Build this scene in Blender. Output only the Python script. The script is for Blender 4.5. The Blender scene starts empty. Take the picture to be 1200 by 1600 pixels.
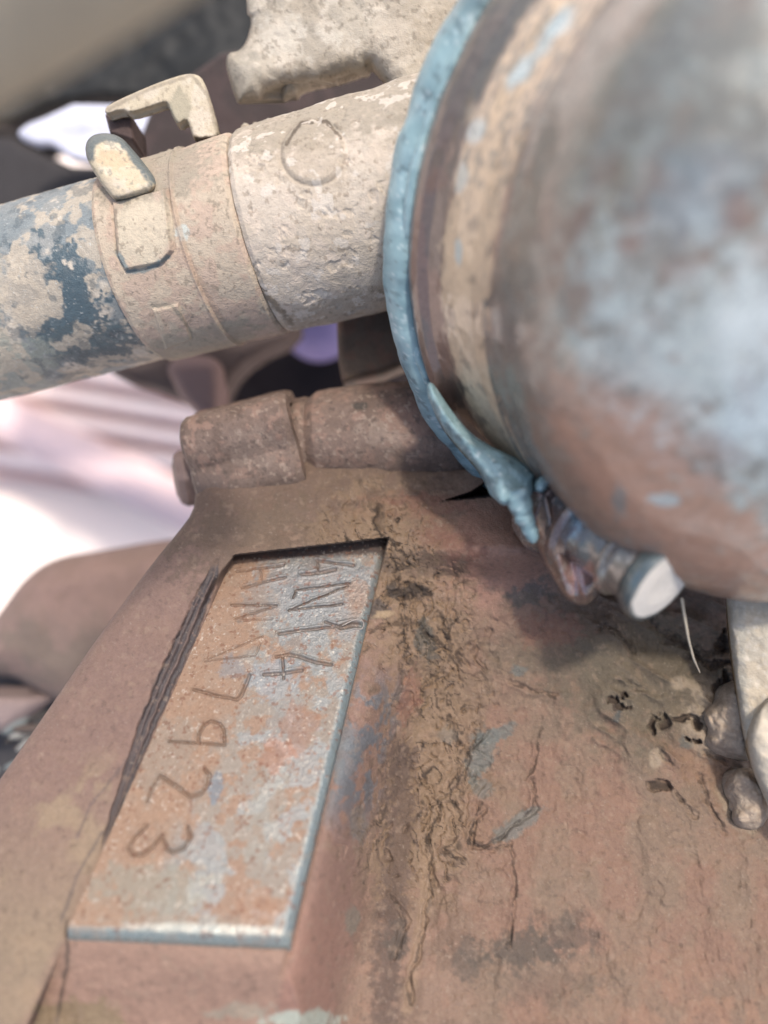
import bpy, math
import numpy as np
from mathutils import Vector

# ------------------------------------------------------------------ camera, sky, sun, exposure
SC = bpy.context.scene
FOC = 1155.0                      # focal length in photo pixels (1200 x 1600)
cam_d = bpy.data.cameras.new('camera'); cam = bpy.data.objects.new('camera', cam_d)
SC.collection.objects.link(cam); SC.camera = cam
cam.location = (0, 0, 0); cam.rotation_euler = (0, 0, 0)      # looks straight down; metres
cam_d.sensor_fit = 'VERTICAL'; cam_d.sensor_height = 36; cam_d.lens = 36 * FOC / 1600
cam_d.clip_start = 0.005; cam_d.clip_end = 500
cam_d.dof.use_dof = True; cam_d.dof.focus_distance = 0.193
cam_d.dof.aperture_fstop = 3.9

SUN_L = Vector((0.15, 0.43, 0.89)).normalized()               # direction towards the sun
world = bpy.data.worlds.new('World'); SC.world = world; world.use_nodes = True
nt = world.node_tree; nt.nodes.clear()
sky = nt.nodes.new('ShaderNodeTexSky'); sky.sky_type = 'NISHITA'; sky.sun_disc = False
sky.sun_elevation = math.asin(SUN_L.z); sky.sun_rotation = math.atan2(SUN_L.x, SUN_L.y)
sky.air_density = 1.0; sky.dust_density = 3.5; sky.ozone_density = 0.6
bgn = nt.nodes.new('ShaderNodeBackground'); bgn.inputs[1].default_value = 0.15
wo = nt.nodes.new('ShaderNodeOutputWorld')
nt.links.new(sky.outputs[0], bgn.inputs[0]); nt.links.new(bgn.outputs[0], wo.inputs[0])
sd = bpy.data.lights.new('sun', 'SUN'); sd.energy = 1.7; sd.angle = math.radians(4); sd.color = (1.0, 0.93, 0.86)
sun = bpy.data.objects.new('sun', sd); SC.collection.objects.link(sun)
sun.rotation_euler = SUN_L.to_track_quat('Z', 'Y').to_euler()
vs = SC.view_settings; vs.view_transform = 'Standard'; vs.look = 'None'; vs.gamma = 1; vs.exposure = 0.95
GAIN = 1.34                        # photo colour -> base colour

# ------------------------------------------------------------------ numeric helpers (cm)
def P(px, py, d):
    px, py, d = np.broadcast_arrays(np.asarray(px, float), np.asarray(py, float), np.asarray(d, float))
    return np.stack([(px - 600) * d / FOC, (800 - py) * d / FOC, -d], -1)
def pix(V):
    d = -V[..., 2]
    return 600 + V[..., 0] * FOC / d, 800 - V[..., 1] * FOC / d
def ss(a, b, x):
    t = np.clip((x - a) / (b - a), 0, 1); return t * t * (3 - 2 * t)
def nrm(v): v = np.asarray(v, float); return v / np.linalg.norm(v)

def _h(ix, iy, iz, s):
    h = (ix.astype(np.uint32) * np.uint32(374761393) + iy.astype(np.uint32) * np.uint32(668265263)
         + iz.astype(np.uint32) * np.uint32(2147483647) + np.uint32(s * 974711 + 12345))
    h = (h ^ (h >> np.uint32(13))) * np.uint32(1274126177)
    h = (h ^ (h >> np.uint32(16))) * np.uint32(2246822519)
    return ((h ^ (h >> np.uint32(15))) & np.uint32(0xFFFFFF)).astype(np.float32) / np.float32(0xFFFFFF)
def vn(p, s=0):
    f = np.floor(p); i = f.astype(np.int64); u = (p - f).astype(np.float32); u = u * u * u * (u * (u * 6 - 15) + 10)
    x, y, z = i[..., 0], i[..., 1], i[..., 2]; a, b, c = u[..., 0], u[..., 1], u[..., 2]
    r = 0
    for dz in (0, 1):
        for dy in (0, 1):
            w = (c if dz else 1 - c) * (b if dy else 1 - b)
            h0 = _h(x, y + dy, z + dz, s); h1 = _h(x + 1, y + dy, z + dz, s)
            r = r + w * (h0 + (h1 - h0) * a)
    return r
def fbm(p, f, o=4, s=0, g=0.5):
    p = np.asarray(p, float) * f + 100.37; r = 0; a = 1; t = 0
    for k in range(o):
        r = r + a * vn(p, s + k * 7); t += a; a *= g; p = p * 2.03 + 13.7
    return r / t                                             # ~0..1, mean .5
def ridge(p, f, o=3, s=0):
    p = np.asarray(p, float) * f + 57.1; r = 0; a = 1; t = 0
    for k in range(o):
        r = r + a * (1 - np.abs(2 * vn(p, s + k * 5) - 1)); t += a; a *= .55; p = p * 2.1 + 9.3
    return r / t
def lin(c):
    c = np.asarray(c, float) / 255.0
    return np.where(c <= .04045, c / 12.92, ((c + .055) / 1.055) ** 2.4)
def col(c, k=1.0):
    l = lin(c) * k / GAIN; g = l @ np.array([.3, .55, .15]); l = g + (l - g) * .80
    return np.clip(l, 0.004, 0.85)
class Paint:
    """base colour + roughness per vertex; marks are given where they sit on the piece"""
    gain = (1, 1, 1)
    def __init__(s, V, base, rough=.8):
        s.V = V; s.px, s.py = pix(V); n = V.shape[:-1]
        s.c = np.ones(n + (3,)) * col(base); s.r = np.ones(n) * rough
        s.n1 = fbm(V, 1.1, 5, 3); s.n2 = fbm(V, 3.2, 5, 11); s.n3 = fbm(V, 9, 4, 23)
    def mix(s, m, c, rough=None, k=1.0):
        m = np.clip(m, 0, 1)[..., None]; s.c = s.c * (1 - m) + col(c, k) * m
        if rough is not None: s.r = s.r * (1 - m[..., 0]) + rough * m[..., 0]
    def blob(s, cx, cy, rx, ry, ang, c, amt=1, rag=.9, edge=.25, rough=None):
        a = math.radians(ang); x = s.px - cx; y = s.py - cy
        u = (x * math.cos(a) + y * math.sin(a)) / rx; v = (-x * math.sin(a) + y * math.cos(a)) / ry
        r = np.sqrt(u * u + v * v) + rag * ((s.n2 - .5) * 1.6 + (s.n3 - .5) * 1.0)
        s.mix((1 - ss(1 - edge, 1 + edge, r)) * amt, c, rough)
    def line(s, pts, w, c, amt=1, rag=.6, edge=.5, rough=None):
        d = pdist(s.px, s.py, pts) / w + rag * (s.n3 - .5) * 2
        s.mix((1 - ss(1 - edge, 1 + edge, d)) * amt, c, rough)
    def speck(s, f, th, c, amt=1, seed=5, w=.04, rough=None, mask=1):
        s.mix(ss(th, th + w, fbm(s.V, f, 4, seed)) * amt * mask, c, rough)
    def out(s):
        s.c = s.c * np.array(s.gain)
        s.c = s.c * (0.92 + .16 * s.n3[..., None])
        return np.concatenate([np.clip(s.c, 0.003, .9), s.r[..., None]], -1)
def pdist(x, y, pts, closed=False):
    pts = [np.array(p, float) for p in pts]
    if closed: pts = pts + [pts[0]]
    r = np.full(np.shape(x), 1e9)
    for a, b in zip(pts[:-1], pts[1:]):
        e = b - a; L = max(e @ e, 1e-9)
        t = np.clip(((x - a[0]) * e[0] + (y - a[1]) * e[1]) / L, 0, 1)
        r = np.minimum(r, np.hypot(x - a[0] - t * e[0], y - a[1] - t * e[1]))
    return r
def inside(x, y, pts):
    c = np.zeros(np.shape(x), bool); n = len(pts)
    for k in range(n):
        x0, y0 = pts[k]; x1, y1 = pts[(k + 1) % n]
        if y0 == y1: continue
        c ^= ((y0 > y) != (y1 > y)) & (x < (x1 - x0) * (y - y0) / (y1 - y0) + x0)
    return c
def smooth_poly(pts, n=4):
    pts = np.array(pts, float)
    for _ in range(n):
        q = np.roll(pts, -1, 0); pts = np.stack([pts * .75 + q * .25, pts * .25 + q * .75], 1).reshape(-1, 2)
        if len(pts) > 160: break
    return pts

# ------------------------------------------------------------------ materials
MATS = {}
def mat(name, metal=0.0, bump=0.35, bscale=900.0, var=.16, coat=0.0, spec=.4, hue=(.5, .4, .34), alpha_trans=0):
    if name in MATS: return MATS[name]
    m = bpy.data.materials.new(name); m.use_nodes = True; t = m.node_tree; N = t.nodes; L = t.links
    b = N['Principled BSDF']; at = N.new('ShaderNodeAttribute'); at.attribute_name = 'tone'
    tc = N.new('ShaderNodeTexCoord')
    n1 = N.new('ShaderNodeTexNoise'); n1.inputs['Scale'].default_value = bscale; n1.inputs['Detail'].default_value = 5; n1.inputs['Roughness'].default_value = .65
    n2 = N.new('ShaderNodeTexNoise'); n2.inputs['Scale'].default_value = bscale * 2.6; n2.inputs['Detail'].default_value = 3
    L.new(tc.outputs['Object'], n1.inputs['Vector']); L.new(tc.outputs['Object'], n2.inputs['Vector'])
    mr = N.new('ShaderNodeMapRange'); mr.inputs[1].default_value = .3; mr.inputs[2].default_value = .7
    mr.inputs[3].default_value = 1 - var * .55; mr.inputs[4].default_value = 1 + var * .55
    L.new(n1.outputs['Fac'], mr.inputs[0])
    mul = N.new('ShaderNodeVectorMath'); mul.operation = 'SCALE'
    L.new(at.outputs['Color'], mul.inputs[0]); L.new(mr.outputs[0], mul.inputs['Scale'])
    L.new(mul.outputs[0], b.inputs['Base Color'])
    mr2 = N.new('ShaderNodeMapRange'); mr2.inputs[1].default_value = .3; mr2.inputs[2].default_value = .7
    mr2.inputs[3].default_value = -.12; mr2.inputs[4].default_value = .12
    L.new(n2.outputs['Fac'], mr2.inputs[0])
    ad = N.new('ShaderNodeMath'); ad.operation = 'ADD'; ad.use_clamp = True
    L.new(at.outputs['Alpha'], ad.inputs[0]); L.new(mr2.outputs[0], ad.inputs[1]); L.new(ad.outputs[0], b.inputs['Roughness'])
    b.inputs['Metallic'].default_value = metal; b.inputs['Specular IOR Level'].default_value = spec
    b.inputs['Coat Weight'].default_value = coat; b.inputs['Coat Roughness'].default_value = .12
    bp = N.new('ShaderNodeBump'); bp.inputs['Strength'].default_value = bump; bp.inputs['Distance'].default_value = .0004
    av = N.new('ShaderNodeMath'); av.operation = 'ADD'
    L.new(n1.outputs['Fac'], av.inputs[0]); L.new(n2.outputs['Fac'], av.inputs[1])
    L.new(av.outputs[0], bp.inputs['Height']); L.new(bp.outputs[0], b.inputs['Normal'])
    MATS[name] = m; return m
mat('dried_mud', bump=.6, var=.12, spec=.15)
mat('rusty_iron', bump=.6, var=.22, spec=.45)
mat('worn_steel', metal=.35, bump=.35, var=.15, spec=.6)
mat('bare_steel', metal=.75, bump=.2, var=.15, spec=.6)
mat('sealant', bump=.2, var=.06, spec=.5)
mat('greasy_steel', metal=.45, bump=.12, var=.2, coat=.8)
mat('dome_metal', metal=.15, bump=.2, var=.3, coat=.6, bscale=500)
mat('background_paint', bump=.0, var=.04, spec=.2, bscale=60)

# ------------------------------------------------------------------ mesh helpers
def tag(o, label=None, cat=None, group=None, kind=None):
    for k, v in (('label', label), ('category', cat), ('group', group), ('kind', kind)):
        if v: o[k] = v
    return o
def thing(name, label, cat, at=None, group=None):
    o = bpy.data.objects.new(name, None); SC.collection.objects.link(o); o.empty_display_size = .01
    if at is not None: o.location = Vector(np.asarray(at) * .01)
    return tag(o, label, cat, group)
def mesh(name, V, F, rgba, m, parent=None, smooth=True):
    V = np.asarray(V, float).reshape(-1, 3) * .01
    org = V.mean(0) if parent is None else np.array(parent.location)
    V = V - org
    me = bpy.data.meshes.new(name); F = np.asarray(F, np.int32)
    me.vertices.add(len(V)); me.vertices.foreach_set('co', V.astype(np.float32).ravel())
    n = len(F); me.loops.add(n * F.shape[1]); me.loops.foreach_set('vertex_index', F.ravel())
    me.polygons.add(n); me.polygons.foreach_set('loop_start', np.arange(n, dtype=np.int32) * F.shape[1])
    me.update(calc_edges=True)
    a = me.color_attributes.new('tone', 'FLOAT_COLOR', 'POINT')
    a.data.foreach_set('color', np.asarray(rgba, np.float32).reshape(-1, 4).ravel())
    if smooth: me.polygons.foreach_set('use_smooth', np.ones(n, bool))
    me.materials.append(MATS[m]); me.validate()
    o = bpy.data.objects.new(name, me); SC.collection.objects.link(o)
    if parent is not None: o.parent = parent
    else: o.location = Vector(org)
    return o
def gridF(nu, nv, wrap=False):
    i = np.arange(nu * nv).reshape(nu, nv)
    if wrap: i = np.concatenate([i, i[:, :1]], 1)
    return np.stack([i[:-1, :-1], i[1:, :-1], i[1:, 1:], i[:-1, 1:]], -1).reshape(-1, 4)

def relief(name, poly, depth, step, paint, m, parent=None, roundpx=0, bulge=0.0, thick=.5, disp=None, smooth_it=3, taper=.99):
    """a solid piece with the given outline: modelled front, real thickness behind it.
    depth(px,py)->cm from the lens height; bulge = rounding of the rim in cm over roundpx"""
    poly = smooth_poly(poly, smooth_it) if smooth_it else np.array(poly, float)
    x0, y0 = poly.min(0) - step; x1, y1 = poly.max(0) + step
    xs = np.arange(x0, x1 + step, step); ys = np.arange(y0, y1 + step, step)
    X, Y = np.meshgrid(xs, ys, indexing='ij')
    ins = inside(X, Y, poly)
    q = ins[:-1, :-1] & ins[1:, :-1] & ins[1:, 1:] & ins[:-1, 1:]
    idx = np.arange(X.size).reshape(X.shape)
    F = np.stack([idx[:-1, :-1], idx[:-1, 1:], idx[1:, 1:], idx[1:, :-1]], -1)[q]
    use = np.unique(F); rm = -np.ones(X.size, np.int64); rm[use] = np.arange(len(use)); F = rm[F]
    x = X.ravel()[use]; y = Y.ravel()[use]
    E = np.concatenate([F[:, [0, 1]], F[:, [1, 2]], F[:, [2, 3]], F[:, [3, 0]]])
    key = E[:, 0] * len(x) + E[:, 1]; rk = E[:, 1] * len(x) + E[:, 0]
    bd = E[~np.isin(key, rk)]                                   # directed rim edges
    bv = np.unique(bd)
    # slide the rim vertices onto the outline
    bx, by = x[bv], y[bv]; best = np.full(len(bv), 1e9); nx = bx.copy(); ny = by.copy()
    pp = np.vstack([poly, poly[:1]])
    for a, b in zip(pp[:-1], pp[1:]):
        e = b - a; L = max(e @ e, 1e-9); t = np.clip(((bx - a[0]) * e[0] + (by - a[1]) * e[1]) / L, 0, 1)
        cx = a[0] + t * e[0]; cy = a[1] + t * e[1]; d = np.hypot(bx - cx, by - cy); k = d < best
        best[k] = d[k]; nx[k] = cx[k]; ny[k] = cy[k]
    x[bv] = nx; y[bv] = ny
    dist = pdist(x, y, poly, True); dist[bv] = 0
    d = depth(x, y) * np.ones_like(x)
    if roundpx: t = np.clip(dist / roundpx, 0, 1); d = d + bulge * (1 - np.sqrt(np.clip(1 - (1 - t) ** 2, 0, 1)))
    V = P(x, y, d)
    if disp is not None: V = P(x, y, d - disp(V, x, y))
    n = len(V); back = V.copy(); back[:, 2] -= thick; 
    cen = V.mean(0); back[:, :2] = cen[:2] + (back[:, :2] - cen[:2]) * taper
    VV = np.vstack([V, back])
    rim = np.stack([bd[:, 1], bd[:, 0], bd[:, 0] + n, bd[:, 1] + n], -1)
    FF = np.vstack([F, F[:, ::-1] + n, rim])
    p = paint(V).out(); 
    return mesh(name, VV, FF, np.vstack([p, p]), m, parent)

def lathe(name, c, a, prof, nu, paint, m, parent=None, disp=None, t0=0, t1=360, nseg=None, wob=None):
    """surface of revolution: prof = list of (s along axis, radius) in cm, from back to front"""
    a = nrm(a); u = nrm(np.cross(a, [0, 1, 0.01])); v = np.cross(a, u)
    prof = np.array(prof, float); L = np.r_[0, np.cumsum(np.hypot(*np.diff(prof, axis=0).T))]
    n = nseg or len(prof)
    s = np.interp(np.linspace(0, L[-1], n), L, prof[:, 0]) if nseg else prof[:, 0]
    r = np.interp(np.linspace(0, L[-1], n), L, prof[:, 1]) if nseg else prof[:, 1]
    full = (t1 - t0) >= 360
    t = np.radians(np.linspace(t0, t1, nu, endpoint=not full))
    S, T = np.meshgrid(s, t, indexing='ij'); R = np.repeat(r[:, None], nu, 1)
    rad = np.cos(T)[..., None] * u + np.sin(T)[..., None] * v
    V = np.asarray(c, float) + S[..., None] * a + R[..., None] * rad
    if disp is not None: V = V + disp(V, S, T)[..., None] * rad
    F = gridF(n, nu, full)
    return mesh(name, V, F, paint(V).out(), m, parent)

def tube(name, pts, rad, paint, m, parent=None, nu=12, n=80, noise=0.0):
    pts = np.array(pts, float); L = np.r_[0, np.cumsum(np.linalg.norm(np.diff(pts, axis=0), axis=1))]
    q = np.linspace(0, L[-1], n); C = np.stack([np.interp(q, L, pts[:, k]) for k in range(3)], 1)
    for _ in range(max(2, n // 14)): C[1:-1] = (C[:-2] + C[1:-1] * 2 + C[2:]) / 4
    T = np.gradient(C, axis=0); T /= np.linalg.norm(T, axis=1)[:, None]
    u = np.cross(T, [.01, .02, 1.]); u /= np.linalg.norm(u, axis=1)[:, None]; v = np.cross(T, u)
    rr = np.interp(q / L[-1], np.linspace(0, 1, len(np.atleast_1d(rad))), np.atleast_1d(rad)) if np.ndim(rad) else np.full(n, rad)
    rr = rr.copy(); rr[0] *= .15; rr[-1] *= .15
    t = np.linspace(0, 2 * np.pi, nu, endpoint=False)
    D = np.cos(t)[None, :, None] * u[:, None] + np.sin(t)[None, :, None] * v[:, None]
    V = C[:, None] + rr[:, None, None] * D
    if noise: V = V + D * (noise * (fbm(V, 3., 4, 31) - .5) * 2)[..., None]
    return mesh(name, V, gridF(n, nu, True), paint(V).out(), m, parent)

# ================================================================== THE CASTING WITH THE NUMBER PAD
A3 = P(105, 1462, 15.6); B3 = P(450, 1477, 15.4); D3 = P(368, 868, 20.6)
NPAD = nrm(np.cross(B3 - A3, D3 - A3)); 
if NPAD[2] < 0: NPAD = -NPAD
def on_plane(px, py, off=0.0):
    r = P(px, py, 1.0); k = ((A3 + NPAD * off) @ NPAD) / (r @ NPAD); return r * k[..., None]
def dplane(px, py): return -on_plane(px, py)[..., 2]
PAD = [(105, 1462), (450, 1477), (605, 841), (368, 868)]
casting = thing('axle_casting', 'rusty brown axle casting with a raised flat pad stamped with characters', 'axle casting', P(450, 1150, 19))

def lx(y): return 105 + (368 - 105) * (1462 - y) / (1462 - 868.)      # left line of the pad
def rx(y): return 450 + (605 - 450) * (1477 - y) / (1477 - 841.)      # right line of the pad
def topy(x): return 868 + (841 - 868) * (x - 368) / (605 - 368.)
def boty(x): return 1462 + 15 * (x - 105) / 345.
GY = [880, 900, 940, 1000, 1060, 1130, 1200, 1260, 1330]
def groove(V, x, y):
    n = fbm(V, 4, 4, 77) - .5
    cx = np.interp(y, GY, [337, 332, 314, 289, 262, 232, 206, 184, 158]); hw = np.interp(y, GY, [5, 9, 14, 17, 17, 15, 11, 8, 3])
    t = (x - cx) / hw; m = (1 - ss(.75, 1.15, np.abs(t) + n * .6)) * ss(870, 900, y + n * 50) * (1 - ss(1290, 1340, y))
    return m, 1 - .75 * np.exp(-((t - .15 + n * .3) / .16) ** 2) - .4 * np.exp(-((t + .5) / .12) ** 2)
def body_h(V, x, y):
    ul = lx(y) - x; ur = x - rx(y); up = topy(x) - y; dn = y - boty(x)
    h = np.zeros_like(x)
    # left shoulder: stands above the pad at its top, below it at its bottom
    hl = np.interp(y, [700, 860, 960, 1100, 1300, 1462, 1700], [.9, .8, .42, .16, -.06, -.24, -.6])
    rw = np.interp(y, [872, 890, 980], [3, 12, 45]); q = ss(0, 1, ul / rw)
    hl = hl * q + np.minimum(hl, .02) * (1 - q)
    left = hl - ss(60, 330, ul) * np.interp(y, [800, 1000, 1400], [.3, .5, .8])
    # right: the flank drops into the valley
    t = ss(880, 1250, y)
    drop = .15 + t * .35 + ss(10, 130, ur) * (.35 + 1.9 * t) + ss(100, 420, ur) * .5 * (1 - t)
    right = .85 * (1 - ss(850, 905, y)) - drop * ss(855, 930, y)
    top = .85 + .0 * x
    bot = -.26 - ss(0, 160, dn) * .9
    mid = (lx(y) + rx(y)) / 2; w = ss(-60, 60, x - mid)
    base = left * (1 - w) + right * w
    kb = ss(-4, 8, dn); base = base * (1 - kb) + np.where(ul > 0, left, np.where(ur > 0, np.minimum(right, bot), bot)) * kb
    kt = ss(-2, 2, up) * (1 - ss(-20, 60, ur)) * (1 - ss(0, 12, ul)); base = np.maximum(base, top * kt - 9 * (1 - kt)) if False else base * (1 - kt) + top * kt
    # recess for the pad
    e = 3.0
    ip = ss(-e, 0, -ul) * ss(-e, 0, -ur) * ss(-1.5, 1.5, -up) * ss(-e, 0, -dn)
    h = base * (1 - ip) + (-.30) * ip
    # milled groove beside the pad
    gm, gt = groove(V, x, y); h = h - gm * gt * .09
    # lump on the right of the pad head
    h = h + 1.1 * np.exp(-(((x - 800) / 95) ** 2 + ((y - 870) / 95) ** 2)) + .35 * np.exp(-(((x - 1010) / 150) ** 2 + ((y - 1180) / 170) ** 2))
    h = h - .5 * np.exp(-(((x - 1080) / 120) ** 2 + ((y - 1010) / 70) ** 2))
    far = ss(-10, 60, ur) + ss(0, 40, ul) + ss(0, 40, dn) + ss(0, 30, up); far = np.clip(far, 0, 1)
    h = h + far * (.35 * (fbm(V, .45, 3, 5) - .5) + .10 * (fbm(V, 1.8, 5, 6) - .5) + .05 * (fbm(V, 6, 4, 8) - .5))
    return h
def crack_field(V, x, y):
    # cracked dry mud in the valley: lines running down it
    ang = math.radians(12); q = V.copy(); w = fbm(V, 1.1, 3, 41)[..., None] - .5
    q = q + w * 1.1 + (fbm(V, 4, 3, 44)[..., None] - .5) * .25
    a = q[..., 0] * math.cos(ang) + q[..., 1] * math.sin(ang); b = -q[..., 0] * math.sin(ang) + q[..., 1] * math.cos(ang)
    qq = np.stack([a * 3.2, b * .7, q[..., 2] * .4], -1)
    r1 = 1 - np.abs(2 * vn(qq + 9.1, 3) - 1); r2 = 1 - np.abs(2 * vn(qq * 2.1 + 3.1, 4) - 1)
    r3 = 1 - np.abs(2 * vn(q * 3.0 + 31.1, 8) - 1)
    gate = ss(.36, .52, fbm(V, 1.6, 3, 46))
    gate2 = ss(.38, .52, fbm(V, 2.6, 3, 47))
    c = np.maximum(ss(.86, .97, r1) * gate, np.maximum(ss(.88, .98, r2) * gate2, ss(.90, .985, r3) * gate * (1 - gate2) * .8))
    return c
VAL = [(585, 850), (640, 930), (690, 1040), (690, 1160), (680, 1270), (640, 1330)]
def val_mask(x, y, n): return 1 - ss(20, 130, pdist(x, y, VAL) + (n - .5) * 150)
CR = [([(700, 1235), (735, 1170), (768, 1140)], 3), ([(665, 1275), (720, 1225), (735, 1180)], 3), ([(845, 1140), (835, 1195), (823, 1215)], 2.5),
      ([(832, 1215), (835, 1260), (790, 1305), (755, 1325), (735, 1320), (742, 1285), (765, 1265)], 3), ([(745, 1318), (770, 1330), (800, 1318)], 2.5),
      ([(795, 1325), (806, 1380), (800, 1440), (795, 1480)], 2.5), ([(735, 1320), (745, 1270), (752, 1255)], 2.5),
      ([(695, 1330), (725, 1345)], 3), ([(672, 1290), (672, 1400), (650, 1500), (638, 1570)], 3), ([(610, 1395), (640, 1440), (618, 1500)], 2),
      ([(940, 978), (968, 985), (992, 1018)], 5), ([(980, 1065), (1003, 1078)], 4), ([(1105, 1175), (1135, 1190)], 4), ([(1095, 1215), (1105, 1255), (1135, 1300)], 4),
      ([(1058, 1240), (1085, 1275)], 3), ([(1030, 1170), (1048, 1190)], 4), ([(800, 1068), (870, 1090)], 3), ([(690, 965), (697, 1000), (704, 1030), (712, 1042)], 4),
      ([(612, 850), (618, 900), (628, 940), (632, 970), (636, 1040)], 3), ([(625, 1040), (630, 1075), (618, 1095)], 3),
      ([(600, 930), (640, 910), (668, 928), (625, 934)], 6), ([(575, 985), (640, 972), (690, 1010)], 4), ([(700, 1120), (720, 1165)], 3),
      ([(1000, 930), (1030, 985), (1080, 1010)], 6), ([(1040, 1000), (1100, 1020), (1135, 1018)], 6)]
NOTCH = [(686, 784), (735, 768), (775, 742), (778, 776), (735, 780)]
HOLES = [(958, 1092, 10, 5), (975, 1085, 5, 5), (970, 1102, 14, 6), (1022, 1135, 6, 16), (1042, 1130, 8, 16), (1065, 1120, 16, 6), (1094, 1130, 10, 12),
         (1090, 1156, 8, 6), (1074, 1155, 8, 4), (1120, 1035, 26, 7), (1122, 1075, 14, 9), (1132, 1065, 7, 18), (1128, 1000, 8, 22), (1030, 1228, 12, 8), (1136, 1088, 8, 6), (1085, 1030, 14, 5)]
def hole_mask(x, y, n):
    m = np.zeros_like(x); q = np.stack([x * .045, y * .045, 0 * x], -1); x = x + 30 * (fbm(q, 1, 4, 74) - .5); y = y + 30 * (fbm(q, 1, 4, 75) - .5)
    for cx, cy, a, b in HOLES:
        r = np.hypot((x - cx) / a, (y - cy) / b) + (n - .5) * 1.5; m = np.maximum(m, 1 - ss(.7, 1.2, r))
    return m
def body_disp(V, x, y):
    h = body_h(V, x, y)
    n = fbm(V, 3.2, 4, 9); vm = val_mask(x, y, n)
    h = h + vm * (.16 * (fbm(V, 1.8, 3, 12) - .4)) + vm * .02 * (fbm(V, 6, 3, 13) - .5) - vm * .12 * crack_field(V, x, y)
    k = ss(600, 720, x) * ss(820, 1000, y)
    h = h - k * .028 * ss(.80, .95, ridge(V * [1, 1.6, 1] + (fbm(V, 2, 3, 60)[..., None] - .5), 1.4, 2, 61)) * ss(.45, .6, fbm(V, 1.2, 2, 62))
    h = h + k * (.09 * (fbm(V * [1.6, .8, 1], 4.5, 5, 63, .6) - .5) + .14 * (fbm(V * [1.3, .8, 1], 1.5, 3, 66) - .5))
    m = ss(640, 760, x + (y - 1050) * .2) * (1 - ss(1130, 1260, y)) * ss(900, 960, x)      # slabby mud in the shade
    h = h + m * .55 * (ridge(V @ np.array([[.8, .5, 0], [-.6, .9, 0], [0, 0, 1]]) * [1, 2.2, 1], .7, 2, 64) - .5)
    xw = x + (fbm(V, 3, 3, 72) - .5) * 18; yw = y + (fbm(V, 3, 3, 73) - .5) * 18
    for pts, w in CR:
        d = pdist(xw, yw, pts) / w + (fbm(V, 7, 3, 70) - .5) * 2.4
        h = h - .045 * (w / 3) * (1 - ss(.3, 1.2, d)) + .03 * (1 - ss(0, 1.5, np.abs(d - 2.2)))
    h = h - 1.3 * (inside(x, y, NOTCH) * ss(0, 6, pdist(x, y, NOTCH, True)))
    h = h - .2 * hole_mask(x, y, fbm(V, 4, 4, 71))
    return h
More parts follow.
